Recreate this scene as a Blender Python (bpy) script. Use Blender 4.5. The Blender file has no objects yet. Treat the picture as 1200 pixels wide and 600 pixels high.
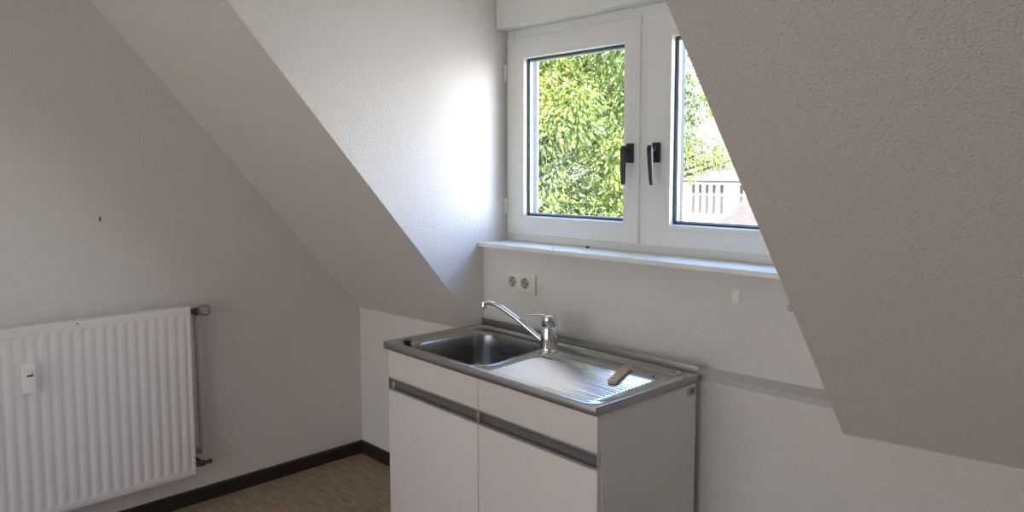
import bpy, bmesh, math, random
from mathutils import Vector, Matrix

# ------------------------------------------------------------------ camera, world, light, exposure
sc = bpy.context.scene
COL = sc.collection
sc.view_settings.view_transform = 'Standard'
sc.view_settings.look = 'None'
sc.view_settings.gamma = 1.0
sc.view_settings.use_curve_mapping = False
sc.view_settings.exposure = 0.04
sc.cycles.use_denoising = True
sc.cycles.max_bounces = 10
sc.cycles.diffuse_bounces = 6
sc.cycles.glossy_bounces = 4
sc.cycles.transparent_max_bounces = 12
sc.cycles.sample_clamp_indirect = 8.0

F_PX, CY = 866.3883, 271.0305
YAW, PITCH, ROLL = 0.7998, -0.0822, -0.0008
CAM = Vector((3.397856, -2.156448, 1.533504))
cam_data = bpy.data.cameras.new('camera')
cam = bpy.data.objects.new('camera', cam_data)
COL.objects.link(cam)
_F = Vector((-math.sin(YAW) * math.cos(PITCH), math.cos(YAW) * math.cos(PITCH), math.sin(PITCH)))
_R = Vector((math.cos(YAW), math.sin(YAW), 0))
_U = _R.cross(_F)
_R2 = _R * math.cos(ROLL) + _U * math.sin(ROLL)
_U2 = -_R * math.sin(ROLL) + _U * math.cos(ROLL)
cam.matrix_world = Matrix(((_R2.x, _U2.x, -_F.x, CAM.x), (_R2.y, _U2.y, -_F.y, CAM.y), (_R2.z, _U2.z, -_F.z, CAM.z), (0, 0, 0, 1)))
cam_data.sensor_width = 36.0
cam_data.lens = F_PX / 1200 * 36.0
cam_data.shift_y = (CY - 300) / 1200
cam_data.clip_start = 0.02
sc.camera = cam

SKY_STRENGTH = 4.0
HORIZON = (0.62, 0.60, 0.58)
ZENITH = (0.80, 1.45, 2.8)
SKY_FILL = (0.93, 0.97, 1.03)            # unseen bright sky patch, added to light the dormer side and gable
SKY_FILL_DIR = Vector((0.74, 0.67, 0.14)).normalized()
SKY_FILL_GAIN = 1.9
SKY_FILL2_DIR = Vector((0.81, 0.575, 0.13)).normalized()   # narrower, brighter core of the added patch
SKY_FILL2_GAIN = 3.5
world = bpy.data.worlds.new('world')
sc.world = world
world.use_nodes = True
wn, wl = world.node_tree.nodes, world.node_tree.links
wn.clear()
w_out = wn.new('ShaderNodeOutputWorld')
w_bg = wn.new('ShaderNodeBackground')
w_tc = wn.new('ShaderNodeTexCoord')
w_sep = wn.new('ShaderNodeSeparateXYZ')
w_mr = wn.new('ShaderNodeMapRange')
w_mr.interpolation_type = 'SMOOTHSTEP'
w_mr.inputs[1].default_value = 0.08
w_mr.inputs[2].default_value = 0.45
w_mix = wn.new('ShaderNodeMix')
w_mix.data_type = 'RGBA'
w_mix.inputs[6].default_value = (*HORIZON, 1)
w_mix.inputs[7].default_value = (*ZENITH, 1)
w_dot = wn.new('ShaderNodeVectorMath')
w_dot.operation = 'DOT_PRODUCT'
w_dot.inputs[1].default_value = SKY_FILL_DIR
w_mc = wn.new('ShaderNodeMapRange')
w_mc.interpolation_type = 'SMOOTHSTEP'
w_mc.inputs[1].default_value = 0.84
w_mc.inputs[2].default_value = 0.995
w_mc.inputs[4].default_value = SKY_FILL_GAIN
w_add = wn.new('ShaderNodeVectorMath')
w_add.operation = 'MULTIPLY_ADD'
w_add.inputs[1].default_value = SKY_FILL
wl.new(w_tc.outputs['Generated'], w_sep.inputs[0])
wl.new(w_sep.outputs['Z'], w_mr.inputs[0])
w_side = wn.new('ShaderNodeMapRange')       # the sky is bluest away from the sun
w_side.interpolation_type = 'SMOOTHSTEP'
w_side.inputs[1].default_value = -0.3
w_side.inputs[2].default_value = 0.3
w_side.inputs[3].default_value = 0.15
w_mul = wn.new('ShaderNodeMath')
w_mul.operation = 'MULTIPLY'
wl.new(w_sep.outputs['Y'], w_side.inputs[0])
wl.new(w_side.outputs[0], w_mul.inputs[0])
wl.new(w_mr.outputs[0], w_mul.inputs[1])
wl.new(w_mul.outputs[0], w_mix.inputs[0])
wl.new(w_tc.outputs['Generated'], w_dot.inputs[0])
wl.new(w_dot.outputs['Value'], w_mc.inputs[0])
w_dot2 = wn.new('ShaderNodeVectorMath')
w_dot2.operation = 'DOT_PRODUCT'
w_dot2.inputs[1].default_value = SKY_FILL2_DIR
w_mc2 = wn.new('ShaderNodeMapRange')
w_mc2.interpolation_type = 'SMOOTHSTEP'
w_mc2.inputs[1].default_value = 0.955
w_mc2.inputs[2].default_value = 0.995
w_mc2.inputs[4].default_value = SKY_FILL2_GAIN
w_sum = wn.new('ShaderNodeMath')
wl.new(w_tc.outputs['Generated'], w_dot2.inputs[0])
wl.new(w_dot2.outputs['Value'], w_mc2.inputs[0])
wl.new(w_mc.outputs[0], w_sum.inputs[0])
wl.new(w_mc2.outputs[0], w_sum.inputs[1])
wl.new(w_sum.outputs[0], w_add.inputs[0])
wl.new(w_mix.outputs[2], w_add.inputs[2])
wl.new(w_add.outputs[0], w_bg.inputs[0])
wl.new(w_bg.outputs[0], w_out.inputs[0])
w_bg.inputs['Strength'].default_value = SKY_STRENGTH

sun_data = bpy.data.lights.new('sun', 'SUN')
sun_data.energy = 36.0
sun_data.angle = math.radians(0.6)
sun_data.color = (1.0, 0.93, 0.82)
sun = bpy.data.objects.new('sun', sun_data)
COL.objects.link(sun)
_sd = Vector((-0.30, 0.70, -0.95)).normalized()      # direction the light travels
sun.rotation_euler = _sd.to_track_quat('-Z', 'Y').to_euler()
sun.location = (2, -6, 9)


def portal(name, loc, size, direction):
    d = bpy.data.lights.new(name, 'AREA')
    d.shape = 'RECTANGLE'
    d.size, d.size_y = size
    d.cycles.is_portal = True
    o = bpy.data.objects.new(name, d)
    COL.objects.link(o)
    o.location = loc
    o.rotation_euler = Vector(direction).to_track_quat('-Z', 'Z').to_euler()


portal('window_portal', (1.775, 0.32, 1.68), (1.58, 0.95), (0, -1, 0))
portal('added_window_portal', (1.85, -4.46, 1.205), (3.3, 2.3), (0, 1, 0))  # guides sky light through the added rear opening

# ------------------------------------------------------------------ materials
MATS = {}


def mat(name, color, rough=0.6, metal=0.0, bump=None, var=None, coat=0.0, spec=0.5, aniso=0.0):
    """bump = (scale, strength, distance); var = (scale, colour2, amount)"""
    if name in MATS:
        return MATS[name]
    m = bpy.data.materials.new(name)
    m.use_nodes = True
    n, l = m.node_tree.nodes, m.node_tree.links
    b = n['Principled BSDF']
    b.inputs['Base Color'].default_value = (*color, 1)
    b.inputs['Roughness'].default_value = rough
    b.inputs['Metallic'].default_value = metal
    b.inputs['Specular IOR Level'].default_value = spec
    b.inputs['Coat Weight'].default_value = coat
    tc = n.new('ShaderNodeTexCoord')
    if var:
        nz = n.new('ShaderNodeTexNoise')
        nz.inputs['Scale'].default_value = var[0]
        nz.inputs['Detail'].default_value = 4
        l.new(tc.outputs['Object'], nz.inputs['Vector'])
        mx = n.new('ShaderNodeMix')
        mx.data_type = 'RGBA'
        mx.inputs[6].default_value = (*color, 1)
        mx.inputs[7].default_value = (*var[1], 1)
        mr = n.new('ShaderNodeMapRange')
        mr.inputs[1].default_value = 0.35
        mr.inputs[2].default_value = 0.7
        mr.inputs[4].default_value = var[2]
        l.new(nz.outputs['Fac'], mr.inputs[0])
        l.new(mr.outputs[0], mx.inputs[0])
        l.new(mx.outputs[2], b.inputs['Base Color'])
    if bump:
        nz = n.new('ShaderNodeTexNoise')
        nz.inputs['Scale'].default_value = bump[0]
        nz.inputs['Detail'].default_value = 3
        nz.inputs['Roughness'].default_value = 0.55
        l.new(tc.outputs['Object'], nz.inputs['Vector'])
        bp = n.new('ShaderNodeBump')
        bp.inputs['Strength'].default_value = bump[1]
        bp.inputs['Distance'].default_value = bump[2]
        l.new(nz.outputs['Fac'], bp.inputs['Height'])
        l.new(bp.outputs[0], b.inputs['Normal'])
    MATS[name] = m
    return m


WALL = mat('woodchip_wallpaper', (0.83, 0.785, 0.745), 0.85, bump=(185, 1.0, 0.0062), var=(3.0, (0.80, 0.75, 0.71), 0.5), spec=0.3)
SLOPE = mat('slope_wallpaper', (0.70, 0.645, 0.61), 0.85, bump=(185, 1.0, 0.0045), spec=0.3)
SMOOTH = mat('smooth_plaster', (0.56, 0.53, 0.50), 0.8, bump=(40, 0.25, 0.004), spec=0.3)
WFRAME = mat('window_white', (0.76, 0.755, 0.72), 0.28, bump=(30, 0.08, 0.002))
SILLM = mat('sill_white', (0.86, 0.85, 0.81), 0.3, var=(12, (0.70, 0.67, 0.60), 0.4))
BLACK = mat('black_plastic', (0.012, 0.013, 0.017), 0.35)
GASKET = mat('window_gasket', (0.03, 0.04, 0.05), 0.5)
SPACER = mat('glazing_spacer', (0.35, 0.40, 0.43), 0.35, metal=0.7)
HINGE = mat('hinge_white', (0.80, 0.78, 0.68), 0.4)
RAD = mat('radiator_enamel', (0.80, 0.745, 0.715), 0.38, bump=(90, 0.10, 0.001))
RADW = mat('meter_white', (0.88, 0.86, 0.80), 0.45)
PIPE = mat('painted_pipe', (0.50, 0.46, 0.42), 0.45)
CHROME = mat('chrome', (0.80, 0.80, 0.80), 0.08, metal=1.0)
VALVE = mat('valve_metal', (0.42, 0.42, 0.43), 0.3, metal=0.9)
DARKMETAL = mat('dark_valve_metal', (0.10, 0.09, 0.09), 0.4, metal=0.6)
FRONT = mat('cabinet_front_white', (0.76, 0.685, 0.65), 0.45, var=(2.5, (0.73, 0.655, 0.62), 0.5))
SIDE = mat('cabinet_side_grey', (0.75, 0.75, 0.715), 0.5, var=(4.0, (0.70, 0.70, 0.66), 0.6))
EDGE = mat('cabinet_edge', (0.55, 0.52, 0.49), 0.5)
ALU = mat('aluminium_profile', (0.55, 0.54, 0.54), 0.35, metal=0.85)
CHANNEL = mat('grip_channel', (0.20, 0.185, 0.185), 0.45, metal=0.3)
BASEB = mat('dark_baseboard', (0.026, 0.018, 0.017), 0.45)
OUTLET = mat('outlet_cream', (0.80, 0.77, 0.66), 0.35)
OUTLETD = mat('outlet_dark', (0.02, 0.02, 0.02), 0.5)
OUTLETW = mat('outlet_well', (0.42, 0.40, 0.35), 0.4)
WOOD = mat('pale_wood', (0.66, 0.52, 0.34), 0.6, var=(60, (0.50, 0.36, 0.22), 0.8))
WOODDARK = mat('dark_wood_groove', (0.10, 0.06, 0.035), 0.7)
STICKER = mat('yellow_sticker', (0.52, 0.47, 0.30), 0.6)
STICKERD = mat('sticker_dark', (0.20, 0.19, 0.16), 0.6)
FILLER = mat('wall_filler', (0.90, 0.89, 0.87), 0.7)
CHIP = mat('brown_chip', (0.20, 0.14, 0.08), 0.8)
FLY = mat('insect_black', (0.02, 0.018, 0.016), 0.5)
OUTERWALL = mat('render_white', (0.88, 0.87, 0.85), 0.8)
OUTWIN = mat('outside_window_grey', (0.045, 0.05, 0.05), 0.3)
BARK = mat('bark', (0.06, 0.045, 0.03), 0.9, bump=(20, 0.8, 0.02))
GRASS = mat('pale_gravel', (0.50, 0.46, 0.40), 0.9, var=(0.6, (0.38, 0.36, 0.30), 0.8))


def tile_mat(name, c1, c2, scale):
    m = bpy.data.materials.new(name)
    m.use_nodes = True
    n, l = m.node_tree.nodes, m.node_tree.links
    b = n['Principled BSDF']
    b.inputs['Roughness'].default_value = 0.8
    tc = n.new('ShaderNodeTexCoord')
    mp = n.new('ShaderNodeMapping')
    br = n.new('ShaderNodeTexBrick')
    br.inputs['Color1'].default_value = (*c1, 1)
    br.inputs['Color2'].default_value = (*c2, 1)
    br.inputs['Mortar'].default_value = (c1[0] * 0.45, c1[1] * 0.45, c1[2] * 0.45, 1)
    br.inputs['Scale'].default_value = scale
    br.inputs['Mortar Size'].default_value = 0.03
    l.new(tc.outputs['Object'], mp.inputs[0])
    l.new(mp.outputs[0], br.inputs['Vector'])
    l.new(br.outputs['Color'], b.inputs['Base Color'])
    return m


TILE_FAR = tile_mat('grey_roof_tiles', (0.088, 0.076, 0.078), (0.072, 0.064, 0.066), 1.2)
TILE_NEAR = tile_mat('brown_roof_tiles', (0.080, 0.060, 0.045), (0.052, 0.039, 0.030), 3.0)


def glass_mat():
    m = bpy.data.materials.new('window_glass')
    m.use_nodes = True
    n, l = m.node_tree.nodes, m.node_tree.links
    n.clear()
    out = n.new('ShaderNodeOutputMaterial')
    tr = n.new('ShaderNodeBsdfTransparent')
    tr.inputs[0].default_value = (0.97, 0.985, 0.98, 1)
    gl = n.new('ShaderNodeBsdfGlossy')
    gl.inputs['Roughness'].default_value = 0.0
    fr = n.new('ShaderNodeFresnel')
    fr.inputs['IOR'].default_value = 1.35
    mx = n.new('ShaderNodeMixShader')
    l.new(fr.outputs[0], mx.inputs[0])
    l.new(tr.outputs[0], mx.inputs[1])
    l.new(gl.outputs[0], mx.inputs[2])
    l.new(mx.outputs[0], out.inputs[0])
    return m


GLASS = glass_mat()


def steel_mat(name, color, rough, metal=1.0):
    m = bpy.data.materials.new(name)
    m.use_nodes = True
    n, l = m.node_tree.nodes, m.node_tree.links
    b = n['Principled BSDF']
    b.inputs['Base Color'].default_value = (*color, 1)
    b.inputs['Metallic'].default_value = metal
    tc = n.new('ShaderNodeTexCoord')
    mp = n.new('ShaderNodeMapping')
    mp.inputs['Scale'].default_value = (4, 160, 160)
    nz = n.new('ShaderNodeTexNoise')
    nz.inputs['Scale'].default_value = 2.0
    nz.inputs['Detail'].default_value = 3
    mr = n.new('ShaderNodeMapRange')
    mr.inputs[3].default_value = rough - 0.06
    mr.inputs[4].default_value = rough + 0.08
    l.new(tc.outputs['Object'], mp.inputs[0])
    l.new(mp.outputs[0], nz.inputs['Vector'])
    l.new(nz.outputs['Fac'], mr.inputs[0])
    l.new(mr.outputs[0], b.inputs['Roughness'])
    return m


STEEL = steel_mat('brushed_steel', (0.58, 0.57, 0.555), 0.10)
STEELB = steel_mat('basin_steel', (0.34, 0.335, 0.325), 0.27)
STEELE = steel_mat('edge_steel', (0.42, 0.405, 0.40), 0.40)


def floor_mat():
    m = bpy.data.materials.new('brown_vinyl_floor')
    m.use_nodes = True
    n, l = m.node_tree.nodes, m.node_tree.links
    b = n['Principled BSDF']
    b.inputs['Roughness'].default_value = 0.5
    tc = n.new('ShaderNodeTexCoord')
    mp = n.new('ShaderNodeMapping')
    mp.inputs['Rotation'].default_value = (0, 0, math.radians(-20))
    mp.inputs['Scale'].default_value = (6, 45, 1)
    nz = n.new('ShaderNodeTexNoise')
    nz.inputs['Scale'].default_value = 1.6
    nz.inputs['Detail'].default_value = 6
    nz.inputs['Roughness'].default_value = 0.7
    rp = n.new('ShaderNodeValToRGB')
    rp.color_ramp.elements[0].position = 0.32
    rp.color_ramp.elements[0].color = (0.20, 0.135, 0.085, 1)
    rp.color_ramp.elements[1].position = 0.68
    rp.color_ramp.elements[1].color = (0.47, 0.36, 0.25, 1)
    l.new(tc.outputs['Object'], mp.inputs[0])
    l.new(mp.outputs[0], nz.inputs['Vector'])
    l.new(nz.outputs['Fac'], rp.inputs[0])
    l.new(rp.outputs[0], b.inputs['Base Color'])
    return m


FLOORM = floor_mat()


def leaf_mat():
    m = bpy.data.materials.new('leaf_green')
    m.use_nodes = True
    n, l = m.node_tree.nodes, m.node_tree.links
    n.clear()
    out = n.new('ShaderNodeOutputMaterial')
    df = n.new('ShaderNodeBsdfDiffuse')
    tl = n.new('ShaderNodeBsdfTranslucent')
    gl = n.new('ShaderNodeBsdfGlossy')
    gl.inputs['Roughness'].default_value = 0.35
    gl.inputs[0].default_value = (0.9, 0.95, 1, 1)
    mx = n.new('ShaderNodeMixShader')
    mx.inputs[0].default_value = 0.35
    mx2 = n.new('ShaderNodeMixShader')
    mx2.inputs[0].default_value = 0.025
    at = n.new('ShaderNodeAttribute')
    at.attribute_name = 'leaf_hue'
    rp = n.new('ShaderNodeValToRGB')
    rp.color_ramp.elements[0].color = (0.070, 0.135, 0.050, 1)
    rp.color_ramp.elements[1].color = (0.25, 0.30, 0.060, 1)
    l.new(at.outputs['Fac'], rp.inputs[0])
    l.new(rp.outputs[0], df.inputs[0])
    l.new(rp.outputs[0], tl.inputs[0])
    l.new(df.outputs[0], mx.inputs[1])
    l.new(tl.outputs[0], mx.inputs[2])
    l.new(mx.outputs[0], mx2.inputs[1])
    l.new(gl.outputs[0], mx2.inputs[2])
    l.new(mx2.outputs[0], out.inputs[0])
    return m


LEAF = leaf_mat()

# ------------------------------------------------------------------ helpers


def link(name, me, m=None, parent=None):
    o = bpy.data.objects.new(name, me)
    COL.objects.link(o)
    if m is not None:
        me.materials.append(m)
    if parent is not None:
        o.parent = parent
    return o


def from_bm(name, bm, m, parent=None, smooth=False, autos=None):
    bmesh.ops.recalc_face_normals(bm, faces=bm.faces[:])
    me = bpy.data.meshes.new(name)
    bm.to_mesh(me)
    bm.free()
    if smooth or autos:
        me.polygons.foreach_set('use_smooth', [True] * len(me.polygons))
        if autos:
            me.set_sharp_from_angle(angle=math.radians(autos))
    return link(name, me, m, parent)


def add_prism(bm, pts, direction, t):
    """closed slab: polygon pts pushed by t along direction"""
    d = Vector(direction).normalized() * t
    a = [bm.verts.new(p) for p in pts]
    b = [bm.verts.new(Vector(p) + d) for p in pts]
    bm.faces.new(a)
    bm.faces.new(b[::-1])
    k = len(a)
    for i in range(k):
        bm.faces.new((a[i], b[i], b[(i + 1) % k], a[(i + 1) % k]))


def add_box(bm, x0, x1, y0, y1, z0, z1, bevel=0.0, seg=2):
    r = bmesh.ops.create_cube(bm, size=1)
    vs = r['verts']
    for v in vs:
        v.co = Vector(((x0 + x1) / 2 + v.co.x * (x1 - x0), (y0 + y1) / 2 + v.co.y * (y1 - y0), (z0 + z1) / 2 + v.co.z * (z1 - z0)))
    if bevel > 0:
        es = list({e for v in vs for e in v.link_edges})
        bmesh.ops.bevel(bm, geom=es, offset=bevel, segments=seg, affect='EDGES', profile=0.5)


def box(name, m, x0, x1, y0, y1, z0, z1, parent=None, bevel=0.0, seg=2):
    bm = bmesh.new()
    add_box(bm, x0, x1, y0, y1, z0, z1, bevel, seg)
    return from_bm(name, bm, m, parent, autos=40 if bevel else None)


def add_loft(bm, rings, cap0=True, cap1=True, closed=True):
    vr = [[bm.verts.new(p) for p in r] for r in rings]
    k = len(vr[0])
    for a, b in zip(vr, vr[1:]):
        for i in range(k if closed else k - 1):
            j = (i + 1) % k
            bm.faces.new((a[i], a[j], b[j], b[i]))
    if cap0:
        bm.faces.new(vr[0][::-1])
    if cap1:
        bm.faces.new(vr[-1])
    return vr


def frame_at(d):
    d = d.normalized()
    up = Vector((0, 0, 1)) if abs(d.z) < 0.95 else Vector((1, 0, 0))
    u = d.cross(up).normalized()
    return u, d.cross(u).normalized()


def add_tube(bm, pts, radii, seg=14, flat=1.0):
    pts = [Vector(p) for p in pts]
    if not isinstance(radii, (list, tuple)):
        radii = [radii] * len(pts)
    rings = []
    for i, p in enumerate(pts):
        d = pts[min(i + 1, len(pts) - 1)] - pts[max(i - 1, 0)]
        u, v = frame_at(d)
        rings.append([p + u * math.cos(a) * radii[i] + v * math.sin(a) * radii[i] * flat for a in [2 * math.pi * k / seg for k in range(seg)]])
    add_loft(bm, rings)


def add_lathe(bm, prof, origin=(0, 0, 0), axis='Z', seg=32):
    rings = []
    o = Vector(origin)
    for r, h in prof:
        ring = []
        for k in range(seg):
            a = 2 * math.pi * k / seg
            c, s = r * math.cos(a), r * math.sin(a)
            ring.append(o + (Vector((c, s, h)) if axis == 'Z' else Vector((h, c, s)) if axis == 'X' else Vector((c, h, s))))
        rings.append(ring)
    add_loft(bm, rings)


def empty(name, loc, rz=0.0):
    o = bpy.data.objects.new(name, None)
    o.empty_display_size = 0.05
    COL.objects.link(o)
    o.location = loc
    o.rotation_euler = (0, 0, rz)
    return o


def tag(o, label, cat, group=None):
    o['label'] = label
    o['category'] = cat
    if group:
        o['group'] = group
    return o


def struct(o, label=None, cat=None):
    o['kind'] = 'structure'
    if label:
        o['label'] = label
    if cat:
        o['category'] = cat
    return o


# ------------------------------------------------------------------ room shell
XR, YN, ZC = 5.2, -4.4, 2.5
XA, XB = 0.9862, 2.5644            # left and right cheek of the dormer
TL, TR = 1.1472, 1.1665            # steepness of the two slopes
H0, HA, HB, HR = 0.7974, 0.8153, 0.767, 0.91
YD = 0.36                          # outer face of the dormer front

bm = bmesh.new()
add_prism(bm, [(-0.15, YN - 0.2, 0), (XR + 0.15, YN - 0.2, 0), (XR + 0.15, 0.2, 0), (-0.15, 0.2, 0)], (0, 0, -1), 0.2)
struct(from_bm('floor', bm, FLOORM), 'brown streaked vinyl floor', 'floor')

yl = -(ZC - HA) / TL
bm = bmesh.new()
add_prism(bm, [(0, 0.2, 0), (0, 0.2, H0), (0, 0, H0), (0, -(ZC - H0) / TL, ZC), (0, YN, ZC), (0, YN, 0)], (-1, 0, 0), 0.15)
wall_left = struct(from_bm('wall_left', bm, WALL), 'white textured gable wall behind the radiator', 'wall')

bm = bmesh.new()
add_prism(bm, [(XR, 0.2, 0), (XR, 0.2, HR), (XR, 0, HR), (XR, -(ZC - HR) / TR, ZC), (XR, YN, ZC), (XR, YN, 0)], (1, 0, 0), 0.15)
struct(from_bm('wall_right', bm, WALL), 'plain white gable wall out of view on the right', 'wall')

# low wall under slopes and window, its top makes the narrow ledge
bm = bmesh.new()
add_prism(bm, [(0, 0, 0), (0, 0, H0), (XA, 0, HA)] + [(XA, 0, 0.823), (XB, 0, 0.833), (XB, 0, HB), (XR, 0, HR), (XR, 0, 0)], (0, 1, 0), 0.2)
knee = struct(from_bm('wall_knee', bm, WALL), 'low white wall below slopes and window', 'wall')

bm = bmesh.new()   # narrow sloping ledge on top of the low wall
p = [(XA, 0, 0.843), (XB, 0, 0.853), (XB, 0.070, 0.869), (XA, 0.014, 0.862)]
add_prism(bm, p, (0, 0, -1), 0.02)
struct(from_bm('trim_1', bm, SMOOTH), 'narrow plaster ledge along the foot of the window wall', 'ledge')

bm = bmesh.new()   # wall between ledge and sill, slightly out of parallel
add_prism(bm, [(XA, 0.012, 0.80), (XB, 0.065, 0.80), (XB, 0.065, 1.2014), (XA, 0.012, 1.2014)], (0, 1, 0), 0.25)
wall_window = struct(from_bm('wall_window', bm, WALL), 'white textured wall between sink and window sill', 'wall')

bm = bmesh.new()   # left cheek of the dormer
add_prism(bm, [(XA, 0, HA), (XA, yl, ZC), (XA, YD, ZC), (XA, YD, 0.80), (XA, 0, 0.80)], (-1, 0, 0), 0.10)
struct(from_bm('wall_dormer_left', bm, WALL), 'bright white dormer side wall left of the window', 'wall')
bm = bmesh.new()
add_prism(bm, [(XB, 0.015, HB), (XB, -(ZC - HB) / TR + 0.015, ZC), (XB, YD, ZC), (XB, YD, 0.76), (XB, 0.015, 0.76)], (1, 0, 0), 0.10)
struct(from_bm('wall_dormer_right', bm, WALL), 'dormer side wall hidden behind the right slope', 'wall')

bm = bmesh.new()   # left slope
add_prism(bm, [(0, 0, H0), (XA, 0, HA), (XA, yl, ZC), (0, -(ZC - H0) / TL, ZC)], (-0.35, TL, 1), 0.14)
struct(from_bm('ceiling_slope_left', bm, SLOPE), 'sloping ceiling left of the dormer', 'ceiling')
bm = bmesh.new()
add_prism(bm, [(XB, 0, HB), (XR, 0, HR), (XR, -(ZC - HR) / TR, ZC), (XB, -(ZC - HB) / TR, ZC)], (0.35, TR, 1), 0.14)
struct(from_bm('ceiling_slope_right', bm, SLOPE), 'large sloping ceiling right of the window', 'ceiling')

bm = bmesh.new()
add_prism(bm, [(-0.15, YN - 0.2, ZC), (XR + 0.15, YN - 0.2, ZC), (XR + 0.15, YD + 0.05, ZC), (-0.15, YD + 0.05, ZC)], (0, 0, 1), 0.15)
struct(from_bm('ceiling', bm, WALL), 'flat white ceiling above the frame', 'ceiling')

# lintel above the window
bm = bmesh.new()
add_box(bm, XA, XB, 0.0885, YD, 2.146, ZC, 0.004)
struct(from_bm('trim_lintel', bm, WFRAME), 'white boxed lintel above the window', 'trim')

# rear wall; its wide glazed opening is added to light the room
GX0, GX1, GZ0, GZ1 = 0.20, 3.50, 0.06, 2.35
bm = bmesh.new()
for (x0, x1, z0, z1) in ((0, GX0, 0, ZC), (GX1, XR, 0, ZC), (GX0, GX1, 0, GZ0), (GX0, GX1, GZ1, ZC)):
    add_box(bm, x0, x1, YN - 0.2, YN, z0, z1)
struct(from_bm('wall_rear', bm, WALL), 'rear wall behind the viewer with an added glazed opening', 'wall')
bm = bmesh.new()
for x in (GX0, 1.3, 2.4, GX1):
    add_box(bm, x - 0.035, x + 0.035, YN - 0.13, YN - 0.07, GZ0, GZ1)
for z in (GZ0, GZ1):
    add_box(bm, GX0, GX1, YN - 0.13, YN - 0.07, z - 0.035, z + 0.035)
win_added = struct(from_bm('window_added_rear', bm, WFRAME), 'wide unseen glazing added behind the viewer to light the room', 'window')
box('glass_pane', GLASS, GX0, GX1, YN - 0.103, YN - 0.097, GZ0, GZ1, win_added)

# baseboards
bm = bmesh.new()
add_prism(bm, [(0, -4.38, 0), (0.015, -4.38, 0), (0.015, -4.38, 0.060), (0.009, -4.38, 0.0662), (0, -4.38, 0.0662)], (0, 1, 0), 4.38)
struct(from_bm('baseboard_left', bm, BASEB), 'dark brown baseboard below the radiator wall', 'baseboard')
bm = bmesh.new()
add_prism(bm, [(0.015, 0, 0), (0.015, -0.015, 0), (0.015, -0.015, 0.060), (0.015, -0.009, 0.0662), (0.015, 0, 0.0662)], (1, 0, 0), 5.1)
struct(from_bm('baseboard_knee', bm, BASEB), 'dark brown baseboard running behind the cabinet', 'baseboard')

# ------------------------------------------------------------------ window
win = struct(empty('window_1', (1.775, 0.17, 1.21)), 'white double window with black handles', 'window')
WO = Vector(win.location)


def wbox(bm, x0, x1, y0, y1, z0, z1, bevel=0.0, seg=2):
    add_box(bm, x0 - WO.x, x1 - WO.x, y0 - WO.y, y1 - WO.y, z0 - WO.z, z1 - WO.z, bevel, seg)


bm = bmesh.new()
FX0, FX1, FZ0, FZ1 = XA, XB, 1.2205, 2.146
FY0, FY1 = 0.158, 0.245
wbox(bm, FX0, 1.03, FY0, FY1, FZ0, FZ1, 0.003)
wbox(bm, 2.44, FX1, FY0, FY1, FZ0, FZ1, 0.003)
wbox(bm, 1.03, 2.44, FY0, FY1, 2.06, FZ1, 0.003)
wbox(bm, 1.03, 2.44, FY0, FY1, FZ0, 1.30, 0.003)
wbox(bm, 1.700, 1.772, FY0 - 0.004, FY1, 1.28, 2.08, 0.003)
from_bm('window_frame', bm, WFRAME, win, autos=40)


def add_sash(bm, x0, x1, z0, z1, gx0, gx1, gz0, gz1):
    """ring profile: front face, rounded outer edge, chamfered glazing bead"""
    def rect(ix, iz, y, outer=True):
        if outer:
            a, b, c, d = x0 + ix, x1 - ix, z0 + iz, z1 - iz
        else:
            a, b, c, d = gx0 + ix, gx1 - ix, gz0 + iz, gz1 - iz
        return [Vector((X, y, Z)) - WO for X, Z in ((a, c), (b, c), (b, d), (a, d))]
    Y = 0.1448
    rings = [rect(0, 0, Y + 0.075), rect(0, 0, Y + 0.006), rect(0.002, 0.002, Y + 0.0015), rect(0.006, 0.006, Y),
             rect(-0.018, -0.018, Y, False), rect(-0.0165, -0.0165, Y + 0.0012, False), rect(-0.002, -0.002, Y + 0.0012, False), rect(0.0, 0.0, Y + 0.003, False),
             rect(0.003, 0.003, Y + 0.019, False), rect(0.003, 0.003, Y + 0.075, False), rect(0, 0, Y + 0.075)]
    add_loft(bm, rings, False, False)


SASHES = []
for (x0, x1, g0, g1) in ((0.9965, 1.7187, 1.1010, 1.6435), (1.752, 2.535, 1.8560, 2.43)):
    bm = bmesh.new()
    add_sash(bm, x0, x1, 1.2515, 2.1065, g0, g1, 1.3322, 2.018)
    s = from_bm('sash', bm, WFRAME, win, autos=35)
    s.data.materials.clear()
    s.data.materials.append(WFRAME)
    SASHES.append((s, x0, x1, g0, g1))
    # dark gasket and metal spacer ring between the two sheets of glass
    bm = bmesh.new()
    a, b, c, d = g0 + 0.003, g1 - 0.003, 1.3352, 2.015
    t = 0.006
    for q_ in ((a, a + t, c, d), (b - t, b, c, d), (a, b, c, c + t), (a, b, d - t, d)):
        wbox(bm, q_[0], q_[1], 0.1655, 0.2212, q_[2], q_[3])
    from_bm('gasket', bm, GASKET, s)
    bm = bmesh.new()
    t2 = 0.013
    for q_ in ((a + t, a + t2, c, d), (b - t2, b - t, c, d), (a, b, c + t, c + t2), (a, b, d - t2, d - t)):
        wbox(bm, q_[0], q_[1], 0.172, 0.188, q_[2], q_[3])
    from_bm('glass_spacer', bm, SPACER, s)
    bm = bmesh.new()
    for y in (0.168, 0.190):
        vs = [bm.verts.new(Vector(P_) - WO) for P_ in ((a, y, c), (b, y, c), (b, y, d), (a, y, d))]
        bm.faces.new(vs)
    me = bpy.data.meshes.new('glass_pane')
    bm.to_mesh(me)
    bm.free()
    link('glass_pane', me, GLASS, s)


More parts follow.
